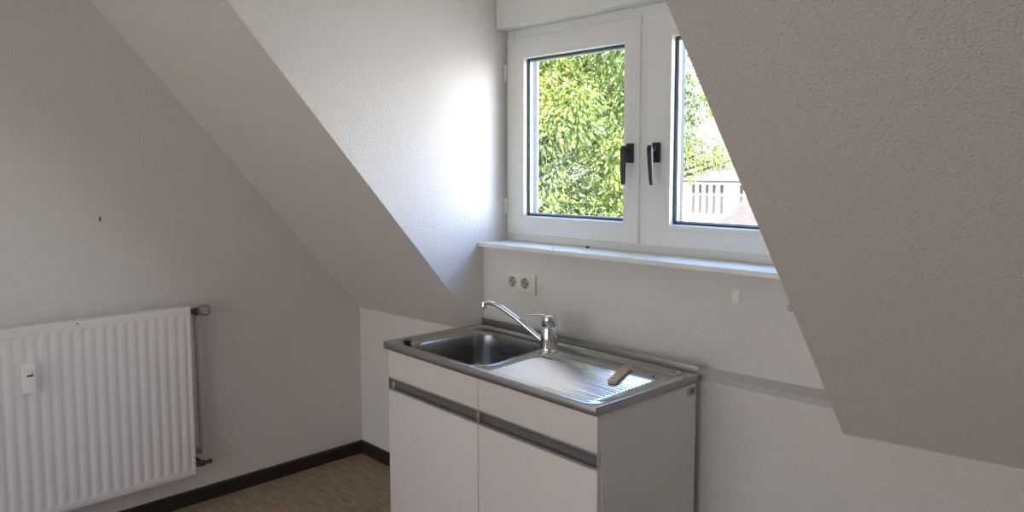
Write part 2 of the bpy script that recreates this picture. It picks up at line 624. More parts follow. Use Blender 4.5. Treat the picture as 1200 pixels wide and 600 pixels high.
def window_handle(parent, cx, zc, tilt):
    bm = bmesh.new()
    Y = 0.1448
    wbox(bm, cx - 0.0165, cx + 0.0165, Y - 0.012, Y + 0.001, zc - 0.037, zc + 0.037, 0.004, 3)
    # neck out from the rose
    add_tube(bm, [Vector((cx, Y - 0.008, zc + 0.012)) - WO, Vector((cx, Y - 0.036, zc + 0.012)) - WO], [0.0125, 0.0115], 16)
    # bent grip hanging down
    rings = []
    n = 12
    for i in range(n):
        f = i / (n - 1)
        z = zc + 0.026 - f * 0.146
        yy = Y - 0.046 - 0.0015 * math.sin(f * math.pi)
        xx = cx + tilt * f
        hw = 0.0120 - 0.0035 * f
        hd = 0.0080 - 0.0025 * f
        if i == 0:
            hw *= 0.7
            hd *= 0.6
        if i == n - 1:
            hw *= 0.8
            hd *= 0.8
        ring = []
        for k in range(12):
            a_ = 2 * math.pi * k / 12
            cx_, sx_ = math.cos(a_), math.sin(a_)
            ring.append(Vector((xx + hw * math.copysign(abs(cx_) ** 0.5, cx_), yy + hd * math.copysign(abs(sx_) ** 0.5, sx_), z)) - WO)
        rings.append(ring)
    add_loft(bm, rings)
    o = from_bm('window_handle', bm, BLACK, parent, autos=40)
    o['label'] = 'black lever handle'
    return o


window_handle(SASHES[0][0], 1.6795, 1.5985, 0.0)
window_handle(SASHES[1][0], 1.800, 1.5985, 0.010)
for zc in (1.963, 1.375):
    bm = bmesh.new()
    for k_, (dz, r_) in enumerate(((-0.036, 0.0062), (-0.012, 0.0062), (0.013, 0.0062))):
        add_lathe(bm, [(0.003, dz), (r_, dz + 0.0015), (r_, dz + 0.021), (0.003, dz + 0.0225)], Vector((0.9945, 0.1375, zc)) - WO, 'Z', 14)
    wbox(bm, 0.993, 1.002, 0.1375, 0.150, zc - 0.034, zc + 0.034)
    from_bm('hinge', bm, HINGE, SASHES[0][0], autos=40)

# sill
bm = bmesh.new()
prof = [(-0.0206, 1.2030), (-0.0206, 1.2178), (-0.0180, 1.2205), (0.30, 1.2205), (0.30, 1.2014), (-0.0190, 1.2014)]
add_prism(bm, [(XA, y, z) for y, z in prof], (1, 0, 0), XB - XA)
struct(from_bm('trim_window_sill', bm, SILLM, autos=30), 'white window sill board', 'window sill')

# ------------------------------------------------------------------ sink cabinet
HC = 0.859
OX, OY, TH, CW, CD = 2.1033, -0.0367, -0.033, 1.1137, 0.512
org = Vector((OX, OY, 0)) + Matrix.Rotation(TH, 3, 'Z') @ Vector((-CW, 0, 0))     # back left corner on the floor

cab = tag(empty('sink_cabinet', org, TH), 'white two-door base cabinet with grip channels below the steel sink', 'cabinet')
yf = -0.497
bm = bmesh.new()
ZB, ZT = 0.0, HC - 0.0275
x0, x1 = 0.008, 1.1085
add_box(bm, x0, x0 + 0.016, yf + 0.018, -0.004, ZB, ZT)
add_box(bm, x0 + 0.016, x1 - 0.016, yf + 0.03, -0.02, 0.10, 0.116)
add_box(bm, x0 + 0.016, x1 - 0.016, -0.014, -0.006, 0.10, ZT)
add_box(bm, x0 + 0.016, x1 - 0.016, yf + 0.065, yf + 0.08, 0.0, 0.10)
add_box(bm, x0 + 0.016, x1 - 0.016, yf + 0.02, yf + 0.035, 0.76, ZT)
from_bm('body', bm, EDGE, cab)
bm = bmesh.new()
add_box(bm, x1 - 0.016, x1, yf + 0.018, -0.004, ZB, ZT, 0.0008)
sp = from_bm('side_panel', bm, SIDE, cab)
sp['label'] = 'grey-white end panel'
bm = bmesh.new()
add_box(bm, x1, x1 + 0.0006, -0.055, -0.012, 0.790, 0.820)
stk = from_bm('sticker', bm, STICKER, sp)
stk['label'] = 'small yellowish sticker'
box('sticker_print', STICKERD, x1 + 0.0003, x1 + 0.0010, -0.038, -0.014, 0.797, 0.816, sp)

xm = 0.566
for (a, b) in ((0.010, xm - 0.0015), (xm + 0.0015, 1.1065)):
    d = box('drawer_front', FRONT, a, b, yf, yf + 0.017, 0.716, ZT - 0.003, cab, 0.0012)
    # metal lip under the drawer front
    box('drawer_lip', ALU, a, b, yf - 0.0005, yf + 0.017, 0.7105, 0.716, d)
    d = box('door', FRONT, a, b, yf, yf + 0.017, 0.105, 0.664, cab, 0.0012)
    bm = bmesh.new()
    add_prism(bm, [(a, yf - 0.001, 0.664), (a, yf - 0.001, 0.6715), (a, yf + 0.0015, 0.6715), (a, yf + 0.0015, 0.668), (a, yf + 0.017, 0.668), (a, yf + 0.017, 0.664)], (1, 0, 0), b - a)
    from_bm('door_profile', bm, ALU, d)
# recessed grip channel, curved trough, one per side
for (a, b) in ((0.012, xm - 0.006), (xm + 0.006, 1.105)):
    bm = bmesh.new()
    pr = []
    for k in range(9):
        an = math.pi / 2 * k / 8
        pr.append((yf + 0.004 + 0.021 * math.cos(math.pi / 2 - an), 0.7105 - 0.022 * (1 - math.cos(an))))
    pts = [(yf + 0.003, 0.7105), (yf + 0.010, 0.7085), (yf + 0.016, 0.700), (yf + 0.019, 0.690), (yf + 0.020, 0.664), (yf + 0.0225, 0.664), (yf + 0.0225, 0.7105)]
    add_prism(bm, [(a, y, z) for y, z in pts], (1, 0, 0), b - a)
    from_bm('grip_channel', bm, CHANNEL, cab)
    for e in (a - 0.002, b):
        pass
for xx in (0.010, xm - 0.006, 1.1045):
    w = 0.012 if abs(xx - xm) < 0.05 else 0.002
    box('channel_end_cap', ALU, xx, xx + w, yf + 0.001, yf + 0.02, 0.664, 0.7105, cab)

# ------------------------------------------------------------------ steel sink top
sink = tag(empty('steel_sink_top', (org.x, org.y, HC), TH), 'stainless steel sink top with ribbed drainboard on the white cabinet', 'sink')

# basin outline (local x, y) with rounded corners
BQ = [(0.112, -0.480), (0.557, -0.480), (0.492, -0.084), (0.112, -0.084)]
BR = [0.085, 0.080, 0.095, 0.085]


def rounded(quad, radii, inset=0.0, seg=10):
    out = []
    k = len(quad)
    cx_ = sum(p_[0] for p_ in quad) / k
    cy_ = sum(p_[1] for p_ in quad) / k
    # inset by moving edges
    P_ = [Vector((x_, y_)) for x_, y_ in quad]
    E_ = []
    for i in range(k):
        a_, b_ = P_[i], P_[(i + 1) % k]
        d_ = (b_ - a_).normalized()
        n_ = Vector((-d_.y, d_.x))
        E_.append((a_ + n_ * inset, d_))
    Q_ = []
    for i in range(k):
        (p1, d1), (p2, d2) = E_[i - 1], E_[i]
        den = d1.x * d2.y - d1.y * d2.x
        t_ = ((p2 - p1).x * d2.y - (p2 - p1).y * d2.x) / den
        Q_.append(p1 + d1 * t_)
    for i in range(k):
        r = max(0.012, radii[i] - inset)
        c_ = Q_[i]
        d1, d2 = E_[i - 1][1], E_[i][1]
        ang = math.acos(max(-1, min(1, d1.dot(d2))))
        tl = r * math.tan(ang / 2)
        s_, e_ = c_ - d1 * tl, c_ + d2 * tl
        ctr = s_ + Vector((-d1.y, d1.x)) * r
        a0 = math.atan2((s_ - ctr).y, (s_ - ctr).x)
        for j in range(seg + 1):
            a_ = a0 + ang * j / seg
            out.append((ctr.x + r * math.cos(a_), ctr.y + r * math.sin(a_)))
    return out


def inside(pt, poly):
    x, y = pt
    c = False
    j = len(poly) - 1
    for i in range(len(poly)):
        if (poly[i][1] > y) != (poly[j][1] > y) and x < (poly[j][0] - poly[i][0]) * (y - poly[i][1]) / (poly[j][1] - poly[i][1]) + poly[i][0]:
            c = not c
        j = i
    return c


def sstep(a, b, v):
    t_ = max(0.0, min(1.0, (v - a) / (b - a)))
    return t_ * t_ * (3 - 2 * t_)


TAPX, TAPY = 0.548, -0.134


def deck_h(x, y):
    # distance to border of sheet
    dl, dr, df, db = x, CW - x, y + CD, -y
    d_ = min(dl, dr, df + 0.006, db + 0.004)
    # rounded inner corner
    ex, ey = min(dl, dr), min(df + 0.006, db + 0.004)
    if ex < 0.07 and ey < 0.07:
        d_ = 0.07 - math.hypot(0.07 - ex, 0.07 - ey)
    h = 0.0
    h += 0.0034 * math.exp(-((d_ - 0.024) / 0.0045) ** 2)          # raised bead
    h -= 0.0055 * sstep(0.029, 0.042, d_)                        # sunk panel
    # second bead on the drainboard side and behind the basin
    dd = min(dr - 0.02, db - 0.020)
    # tap plateau
    rt = math.hypot(x - TAPX, y - TAPY)
    h += 0.0045 * (1 - sstep(0.033, 0.055, rt))
    # long second step at the back right
    if x > 0.60:
        s2 = sstep(0.60, 0.66, x) * (1 - sstep(1.04, 1.07, x))
        h += 0.0034 * s2 * math.exp(-((db - 0.050) / 0.0045) ** 2)
    # ribs
    gx0 = 0.585 + 0.10 * max(0.0, (y + 0.48)) * -0.9
    gx1 = 1.065
    wx = sstep(gx0, gx0 + 0.02, x) * (1 - sstep(gx1 - 0.012, gx1, x))
    wy = sstep(-0.478, -0.468, y) * (1 - sstep(-0.115, -0.100, y))
    wt = sstep(0.052, 0.075, rt)
    u = ((y + 0.478) / 0.0175) % 1.0
    g = u / 0.52 if u < 0.52 else 1 - sstep(0.52, 0.68, u)
    h += 0.0038 * g * wx * wy * wt
    return h


hole = rounded(BQ, BR, 0.004)
NX, NY = 200, 340
bm = bmesh.new()
grid = []
for j in range(NY + 1):
    y = -CD + CD * j / NY
    grid.append([bm.verts.new((CW * i / NX, y, deck_h(CW * i / NX, y))) for i in range(NX + 1)])
for j in range(NY):
    for i in range(NX):
        cxx, cyy = CW * (i + 0.5) / NX, -CD + CD * (j + 0.5) / NY
        if not inside((cxx, cyy), hole):
            bm.faces.new((grid[j][i], grid[j][i + 1], grid[j + 1][i + 1], grid[j + 1][i]))
bmesh.ops.delete(bm, geom=[v for v in bm.verts if not v.link_faces], context='VERTS')
from_bm('drainboard', bm, STEEL, sink, smooth=True)

# folded edge all round (hollow skirt)
bm = bmesh.new()


def rring(inset, z):
    P_ = []
    for (cx_, cy_, a0) in ((CW - 0.003, -0.003, 0), (0.003, -0.003, 90), (0.003, -CD + 0.003, 180), (CW - 0.003, -CD + 0.003, 270)):
        for k in range(5):
            a_ = math.radians(a0 + 90 * k / 4)
            P_.append((cx_ + (0.003 + 0.0012 - inset) * math.cos(a_), cy_ + (0.003 + 0.0012 - inset) * math.sin(a_), z))
    return P_


add_loft(bm, [rring(0.003, 0.0003), rring(0.0012, 0.0002), rring(0.0, -0.0012), rring(0.0, -0.0265), rring(0.0010, -0.0275), rring(0.0035, -0.0275), rring(0.0035, -0.003), rring(0.0035, -0.0012)], False, False)
e = from_bm('edge_skirt', bm, STEELE, sink, autos=50)
e['label'] = 'folded steel edge'
# upstand along the wall
bm = bmesh.new()
add_box(bm, 0.0, CW, -0.004, -0.0005, 0.0, 0.0264, 0.001)
from_bm('upstand', bm, steel_mat('upstand_steel', (0.33, 0.33, 0.31), 0.45), sink, autos=40)

# basin
bm = bmesh.new()
rings = []
for inset, z, rr in ((-0.012, -0.0054, 0), (-0.008, -0.0038, 0), (-0.004, -0.0030, 0), (0.000, -0.0034, 0), (0.004, -0.0065, 0), (0.007, -0.014, 0), (0.010, -0.060, 0), (0.014, -0.120, 0), (0.020, -0.138, 0), (0.032, -0.149, 0), (0.050, -0.153, 0)):
    rings.append([(x, y, z) for x, y in rounded(BQ, BR, inset)])
vr = add_loft(bm, rings, False, True)
b_ = from_bm('basin', bm, STEELB, sink, smooth=True)
b_['label'] = 'deep rounded basin'
# drain
bm = bmesh.new()
add_lathe(bm, [(0.040, -0.1535), (0.040, -0.1505), (0.034, -0.1500), (0.028, -0.1525), (0.010, -0.1527), (0.008, -0.149), (0.002, -0.148)], (0.31, -0.27, 0), 'Z', 28)
from_bm('drain', bm, CHROME, b_, autos=40)
# overflow grille on the right wall of the basin
bm = bmesh.new()
for r_ in range(5):
    for c_ in range(5):
        if abs(r_ - 2) + abs(c_ - 2) > 3:
            continue
        yy = -0.225 + (c_ - 2) * 0.010
        zz = -0.047 + (r_ - 2) * 0.010
        fx = 0.557 - (yy + 0.480) / 0.396 * 0.065 - 0.0100 - (abs(zz) - 0.014) * 0.067
        add_lathe(bm, [(0.0036, 0.0), (0.0036, -0.0010)], (fx, yy, zz), 'X', 10)
from_bm('overflow_holes', bm, BLACK, b_)

# black rubber bung lying on the rim is separate
bm = bmesh.new()
add_lathe(bm, [(0.012, 0), (0.0150, 0.0015), (0.0165, 0.010), (0.0165, 0.013), (0.014, 0.0150), (0.006, 0.0150)], (0, 0, 0), 'Z', 8)
_p = Matrix.Rotation(TH, 3, 'Z') @ Vector((0.082, -0.455, 0))
plug = from_bm('rubber_cap', bm, BLACK, autos=30)
plug.location = (org.x + _p.x, org.y + _p.y, HC - 0.0052)
tag(plug, 'small black rubber cap on the left rim of the steel sink', 'cap')

# ------------------------------------------------------------------ tap
tp = Matrix.Rotation(TH, 3, 'Z') @ Vector((TAPX, TAPY, 0))
tap = tag(empty('mixer_tap', (org.x + tp.x, org.y + tp.y, HC - 0.0010), TH), 'chrome single-lever mixer tap with a long rising spout', 'tap')
bm = bmesh.new()
add_lathe(bm, [(0.010, 0.0), (0.0350, 0.0), (0.0350, 0.003), (0.0330, 0.005), (0.0325, 0.014), (0.0310, 0.050), (0.0290, 0.085), (0.0280, 0.092), (0.0268, 0.093), (0.0268, 0.095), (0.0280, 0.097), (0.0280, 0.125), (0.0270, 0.131), (0.0240, 0.134), (0.004, 0.135)], (0, 0, 0), 'Z', 40)
from_bm('tap_body', bm, CHROME, tap, autos=50)
tip = Vector((0.262 - TAPX, -0.216 - TAPY, 0))
sd = tip.normalized()
L = tip.length
bm = bmesh.new()
path = []
for f, z in ((0.0, 0.028), (0.08, 0.034), (0.20, 0.055), (0.35, 0.084), (0.50, 0.112), (0.65, 0.135), (0.78, 0.151), (0.88, 0.157), (0.95, 0.1545), (1.0, 0.149)):
    path.append(sd * (L * f) + Vector((0, 0, z)))
# smooth the path
sm = []
for i in range(len(path) - 1):
    p0_, p1_, p2_, p3_ = path[max(i - 1, 0)], path[i], path[i + 1], path[min(i + 2, len(path) - 1)]
    for k in range(4):
        t_ = k / 4
        sm.append(0.5 * ((2 * p1_) + (-p0_ + p2_) * t_ + (2 * p0_ - 5 * p1_ + 4 * p2_ - p3_) * t_ ** 2 + (-p0_ + 3 * p1_ - 3 * p2_ + p3_) * t_ ** 3))
sm.append(path[-1])
add_tube(bm, sm, [0.0105 - 0.0022 * i / len(sm) for i in range(len(sm))], 16)
from_bm('spout', bm, CHROME, tap, smooth=True)
bm = bmesh.new()
e0 = path[-1] - sd * 0.004
add_lathe(bm, [(0.005, 0.010), (0.0105, 0.008), (0.0115, -0.004), (0.0112, -0.013), (0.009, -0.015), (0.003, -0.013)], e0, 'Z', 20)
from_bm('aerator', bm, CHROME, tap, autos=40)
bm = bmesh.new()
ring_l = []
ld = (Vector((0.425, -0.160, 0)) - Vector((TAPX, TAPY, 0)))
LL = ld.length
ld.normalize()
side = Vector((-ld.y, ld.x, 0))
for f, hw, th_, z in ((-0.22, 0.014, 0.003, 0.133), (-0.12, 0.022, 0.005, 0.134), (0.05, 0.022, 0.006, 0.135), (0.25, 0.018, 0.005, 0.1345), (0.45, 0.012, 0.0045, 0.131), (0.8, 0.0085, 0.0028, 0.124), (0.97, 0.0075, 0.0026, 0.1215), (1.0, 0.005, 0.0018, 0.121)):
    c_ = ld * (LL * f) + Vector((0, 0, z))
    ring_l.append([c_ + side * hw * math.copysign(abs(math.cos(a_)) ** 0.7, math.cos(a_)) + Vector((0, 0, 1)) * th_ * math.copysign(abs(math.sin(a_)) ** 0.7, math.sin(a_)) for a_ in [2 * math.pi * k / 16 for k in range(16)]])
add_loft(bm, ring_l)
from_bm('lever', bm, CHROME, tap, smooth=True)

# ------------------------------------------------------------------ wooden piece on the drainboard
bm = bmesh.new()
add_box(bm, -0.014, 0.014, -0.10, 0.10, 0.0, 0.012, 0.0015)
wp = from_bm('wooden_handle', bm, WOOD, autos=40)
_a, _b = Vector((0.984, -0.285, 0)), Vector((0.912, -0.120, 0))
_m = Matrix.Rotation(TH, 3, 'Z') @ ((_a + _b) / 2)
wp.location = (org.x + _m.x, org.y + _m.y, HC - 0.0055 + 0.0040)
wp.rotation_euler = (0, 0, TH + math.atan2(-(_b - _a).x, (_b - _a).y))
bm = bmesh.new()
for (xx, ya, yb_) in ((-0.0055, -0.055, 0.085), (0.0045, -0.055, 0.085)):
    add_box(bm, xx - 0.0014, xx + 0.0014, ya, yb_, 0.0110, 0.01225)
from_bm('slots', bm, WOODDARK, wp)
bm = bmesh.new()
add_lathe(bm, [(0.0070, 0.0112), (0.0070, 0.01225)], (-0.001, -0.078, 0), 'Z', 20)
from_bm('hanging_hole', bm, BLACK, wp)
tag(wp, 'small pale wooden slat with slots and a hole lying on the ribbed drainboard', 'wooden handle')


def crumb(name, loc, size, label, cat, seed, m=FLY, wings=False):
    rnd = random.Random(seed)
    bm = bmesh.new()
    bmesh.ops.create_icosphere(bm, subdivisions=2, radius=1.0)
    for v in bm.verts:
        v.co = Vector((v.co.x * size[0], v.co.y * size[1], v.co.z * size[2])) * (0.8 + 0.35 * rnd.random())
    if wings:
        for s_ in (-1, 1):
            a_ = [bm.verts.new(P_) for P_ in ((0, 0, size[2] * 0.8), (s_ * size[0] * 1.6, -size[1] * 0.4, size[2] * 1.1), (s_ * size[0] * 1.8, -size[1] * 1.4, size[2] * 0.9), (s_ * size[0] * 0.5, -size[1] * 1.3, size[2] * 0.8))]
            bm.faces.new(a_)
    lo = min(v.co.z for v in bm.verts)
    for v in bm.verts:
        v.co.z -= lo
    o = from_bm(name, bm, m, smooth=False)
    o.location = loc
    o.rotation_euler = (0, 0, rnd.random() * 6)
    return tag(o, label, cat)


crumb('dead_insect', (1.401, 0.012, 1.2205), (0.003, 0.0045, 0.002), 'tiny dead insect on the sill, the one nearer the left sill end', 'insect', 1, wings=True)
crumb('dead_insect', (1.490, 0.120, 1.2205), (0.005, 0.008, 0.0045), 'larger dead insect on the sill below the black handles', 'insect', 2, wings=True)


def deckpt(x, y):
    v = Matrix.Rotation(TH, 3, 'Z') @ Vector((x, y, 0))
    return (org.x + v.x, org.y + v.y, HC + deck_h(x, y))


crumb('dirt_crumb', deckpt(1.021, -0.124), (0.003, 0.006, 0.003), 'dark crumb near the back right corner of the drainboard', 'crumb', 3)
crumb('dirt_crumb', deckpt(0.990, -0.215), (0.002, 0.003, 0.002), 'tiny dark crumb right beside the wooden slat', 'crumb', 4)

# ------------------------------------------------------------------ double socket
ang = math.atan2(0.053, XB - XA)
sx, sz = 1.217, 1.063
sy = 0.012 + (sx - XA) * math.tan(ang)
soc = tag(empty('double_socket', (sx, sy, sz), ang), 'cream double power socket on the wall above the tap', 'socket')
bm = bmesh.new()
add_box(bm, -0.083, 0.083, -0.011, 0.0, -0.042, 0.042, 0.004, 3)
from_bm('frame', bm, OUTLET, soc, autos=40)
bm = bmesh.new()
add_box(bm, -0.072, 0.062, -0.0145, -0.010, -0.031, 0.033, 0.003, 3)
ins = from_bm('cover', bm, OUTLET, soc, autos=40)
for cx_ in (-0.041, 0.031):
    bm = bmesh.new()
    # raised ring then dished well
    add_lathe(bm, [(0.0235, -0.0140), (0.0235, -0.0160), (0.0210, -0.0165), (0.0195, -0.0150), (0.0190, -0.0148), (0.002, -0.0147)], (cx_, 0, 0.002), 'Y', 30)
    w_ = from_bm('socket_well', bm, OUTLETW, ins, autos=40)
    bm = bmesh.new()
    for dx, dz in ((-0.0075, 0.004), (0.0075, -0.004)):
        add_lathe(bm, [(0.0042, -0.0147), (0.0042, -0.0152)], (cx_ + dx, 0, 0.002 + dz), 'Y', 12)
    add_box(bm, cx_ - 0.003, cx_ + 0.003, -0.0153, -0.0147, 0.014, 0.021)
    add_box(bm, cx_ - 0.003, cx_ + 0.003, -0.0153, -0.0147, -0.017, -0.010)
    from_bm('pin_hole', bm, OUTLETD, ins)

# wall marks
bm = bmesh.new()
r0 = []
for k in range(18):
    a_ = 2 * math.pi * k / 18
    r0.append((0.016 * math.cos(a_) * (1 + 0.1 * math.sin(3 * a_)), 0.033 * math.sin(a_) * (1 + 0.08 * math.cos(2 * a_))))
yy0 = 0.012 + (2.185 - XA) * math.tan(ang)
add_loft(bm, [[(2.185 + x, yy0 + 0.001, 1.117 + z) for x, z in r0], [(2.185 + x * 0.9, yy0 - 0.005, 1.117 + z * 0.9) for x, z in r0], [(2.185 + x * 0.4, yy0 - 0.008, 1.117 + z * 0.4) for x, z in r0]])
f_ = from_bm('filler_patch', bm, FILLER, wall_window, smooth=True)
f_['label'] = 'oval white filler patch'
bm = bmesh.new()
yy1 = 0.012 + (2.375 - XA) * math.tan(ang)
add_loft(bm, [[(2.372 + x * 0.8, yy1 + 0.001, 1.106 + z * 0.4) for x, z in r0], [(2.372 + x * 0.7, yy1 - 0.010, 1.106 + z * 0.35) for x, z in r0]])
f_ = from_bm('wall_plug', bm, mat('plug_grey', (0.55, 0.50, 0.46), 0.7), wall_window, smooth=True)
f_['label'] = 'small greyish plug'
bm = bmesh.new()
add_loft(bm, [[(-0.0005, -1.247 + x * 0.28, 1.332 + z * 0.36) for x, z in r0], [(0.003, -1.245 + x * 0.15, 1.334 + z * 0.26) for x, z in r0]])
f_ = from_bm('plaster_chip', bm, CHIP, wall_left)
f_['label'] = 'small brown chip'

# ------------------------------------------------------------------ radiator
RY0, RY1 = -2.25, -0.932      # left (out of frame) to right end
RZ0, RZ1 = 0.1735, 0.938
RX = 0.112
rad = tag(empty('radiator', (0.0, (RY0 + RY1) / 2, 0.10)), 'white ribbed panel radiator on the left wall', 'radiator')
RO = Vector(rad.location)
PITCHR = 0.0402


def ribf(y, z):
    u = (y - (-0.9495)) / PITCHR
    g = 0.5 + 0.5 * math.cos(2 * math.pi * u)     # 1 at grooves
    g = g ** 1.6
    w = sstep(RZ0 + 0.030, RZ0 + 0.044, z) * (1 - sstep(RZ1 - 0.044, RZ1 - 0.032, z)) * (1 - sstep(-0.952, -0.944, y))
    return -0.0042 * g * w


bm = bmesh.new()
ny = 400
zs = [RZ0, RZ0 + 0.004, RZ0 + 0.026] + [RZ0 + 0.028 + 0.004 * k for k in range(1, 8)] + [0.3, 0.45, 0.6, 0.75] + [RZ1 - 0.054 + 0.004 * k for k in range(0, 8)] + [RZ1 - 0.006, RZ1 - 0.002, RZ1]
front = []
for z in zs:
    row = []
    for i in range(ny + 1):
        y = RY0 + (RY1 - RY0) * i / ny
        ed = min(y - RY0, RY1 - y, z - RZ0, RZ1 - z)
        rnd_ = -0.004 * (1 - min(1, ed / 0.004)) ** 2
        row.append(bm.verts.new(Vector((RX + ribf(y, z) + rnd_, y, z)) - RO))
    front.append(row)
for a_, b_r in zip(front, front[1:]):
    for i in range(ny):
        bm.faces.new((a_[i], a_[i + 1], b_r[i + 1], b_r[i]))
# close the back of the front panel
bt = RX - 0.016
bk = {}
for key, (y, z) in dict(a=(RY0, RZ0), b=(RY1, RZ0), c=(RY1, RZ1), d=(RY0, RZ1)).items():
    bk[key] = bm.verts.new(Vector((bt, y, z)) - RO)
bm.faces.new([bk['a'], bk['d'], bk['c'], bk['b']])
bm.faces.new([bk['a'], bk['b']] + front[0][::-1])
bm.faces.new([bk['d']] + front[-1] + [bk['c']])
bm.faces.new([bk['b'], bk['c']] + [r[-1] for r in front[::-1]])
bm.faces.new([bk['d'], bk['a']] + [r[0] for r in front])
fp = from_bm('front_panel', bm, RAD, rad, autos=50)


def rbox(bm, x0, x1, y0, y1, z0, z1, bev=0.0):
    add_box(bm, x0 - RO.x, x1 - RO.x, y0 - RO.y, y1 - RO.y, z0 - RO.z, z1 - RO.z, bev)


bm = bmesh.new()
rbox(bm, 0.030, 0.044, RY0, RY1 - 0.002, RZ0 + 0.005, RZ1 - 0.006, 0.002)
from_bm('back_panel', bm, RAD, rad)
bm = bmesh.new()
n_fin = 52
for i in range(n_fin):   # convector fins between the panels
    y = RY0 + 0.02 + (RY1 - RY0 - 0.04) * i / (n_fin - 1)
    rbox(bm, 0.044, bt, y - 0.0006, y + 0.0006, RZ0 + 0.04, RZ1 - 0.05)
from_bm('convector_fins', bm, RAD, rad)
for y in (RY0 + 0.03, RY1 - 0.05):
    for z in (RZ0 + 0.05, RZ1 - 0.08):
        bm = bmesh.new()
        rbox(bm, 0.003, 0.032, y - 0.015, y + 0.015, z - 0.02, z + 0.02, 0.002)
        from_bm('wall_bracket', bm, RAD, rad)
bm = bmesh.new()
add_lathe(bm, [(0.0035, 0.0), (0.0035, 0.001), (0.002, 0.0015)], Vector((RX - 0.0005, -1.375, 0.927)) - RO, 'X', 12)
from_bm('screw_hole', bm, BLACK, fp)
for z in (0.258, 0.232):
    bm = bmesh.new()
    add_lathe(bm, [(0.0028, 0.0), (0.0028, 0.001), (0.001, 0.0015)], Vector((RX - 0.0005, RY1 - 0.008, z)) - RO, 'X', 10)
    from_bm('screw_hole', bm, BLACK, fp)

# valve and head at the top right, pipe down to the lower fitting
VZ, VY = 0.909, -0.896
bm = bmesh.new()
add_lathe(bm, [(0.008, -0.022), (0.012, -0.021), (0.012, -0.008), (0.016, -0.006), (0.016, 0.006), (0.010, 0.008), (0.010, 0.020)], Vector((0.075, VY, VZ)) - RO, 'Y', 20)
add_lathe(bm, [(0.010, -0.018), (0.010, 0.0), (0.013, 0.002), (0.013, 0.012)], Vector((0.075, VY, VZ)) - RO, 'Z', 16)
add_tube(bm, [Vector((0.075, VY - 0.045, VZ)) - RO, Vector((0.075, VY, VZ)) - RO], 0.009, 12)
from_bm('valve_body', bm, DARKMETAL, rad, autos=40)
bm = bmesh.new()
prof_y = [(0.010, 0.006), (0.0190, 0.009), (0.0225, 0.016), (0.0255, 0.020), (0.0270, 0.028), (0.0275, 0.040), (0.0255, 0.050), (0.0200, 0.059), (0.008, 0.063)]
rings = []
for r_, h in prof_y:
    ring = []
    for k in range(48):
        a_ = 2 * math.pi * k / 48
        rr = r_ * (1 - (0.10 if (k // 2) % 2 and 0.018 <= h <= 0.050 else 0))
        ring.append(Vector((0.075 + rr * math.cos(a_), VY + h, VZ + rr * math.sin(a_))) - RO)
    rings.append(ring)
add_loft(bm, rings)
hd = from_bm('thermostat_head', bm, mat('thermostat_grey', (0.36, 0.36, 0.37), 0.35, metal=0.6), rad, autos=35)
bm = bmesh.new()
add_tube(bm, [Vector((0.068, VY, VZ - 0.010)) - RO, Vector((0.066, VY + 0.004, 0.60)) - RO, Vector((0.064, VY + 0.007, 0.275)) - RO, Vector((0.050, VY + 0.007, 0.255)) - RO, Vector((0.004, VY + 0.007, 0.250)) - RO], 0.0100, 16)
from_bm('supply_pipe', bm, PIPE, rad, autos=50)
bm = bmesh.new()
lv = Vector((0.085, VY, 0.212))
add_tube(bm, [lv + Vector((0, -0.050, 0)) - RO, lv - RO], 0.010, 14)
add_lathe(bm, [(0.013, -0.012), (0.014, -0.008), (0.014, 0.010), (0.010, 0.014)], lv - RO, 'Y', 16)
add_tube(bm, [lv - RO, lv + Vector((-0.005, 0.030, -0.002)) - RO], [0.008, 0.008], 12)
add_lathe(bm, [(0.006, -0.009), (0.0105, -0.008), (0.0105, 0.008), (0.006, 0.009)], lv + Vector((-0.005, 0.036, -0.002)) - RO, 'Y', 14)
add_tube(bm, [lv - RO, lv + Vector((-0.081, 0.0, 0.0)) - RO], 0.008, 12)
from_bm('lower_valve', bm, DARKMETAL, rad, autos=40)

# heat cost meter clipped on the radiator
my, mz = -1.551, 0.742
met = tag(empty('heat_meter', (RX, my, mz)), 'small white heat meter clipped on the radiator front', 'meter')
bm = bmesh.new()
prof_m = [(0.0, -0.060), (0.020, -0.060), (0.025, -0.056), (0.0255, 0.022), (0.0235, 0.026), (0.0255, 0.030), (0.025, 0.056), (0.021, 0.060), (0.0, 0.060)]
add_prism(bm, [(x, -0.0185, z) for x, z in prof_m], (0, 1, 0), 0.037)
mc = from_bm('cover', bm, RADW, met)
box('display', BLACK, 0.0245, 0.0262, -0.008, 0.0135, 0.0085, 0.0145, met)
box('status_window', BLACK, 0.0245, 0.0262, 0.008, 0.0125, 0.0185, 0.0225, met)
rm = met
met.location.x = RX - 0.0035

# ------------------------------------------------------------------ outside: ground, tree, houses
bm = bmesh.new()
add_prism(bm, [(-90, 1.5, -6.0), (40, 1.5, -6.0), (40, 120, -6.0), (-90, 120, -6.0)], (0, 0, -1), 0.3)
struct(from_bm('ground_outside', bm, GRASS), 'pale gravel ground far below the window', 'ground')

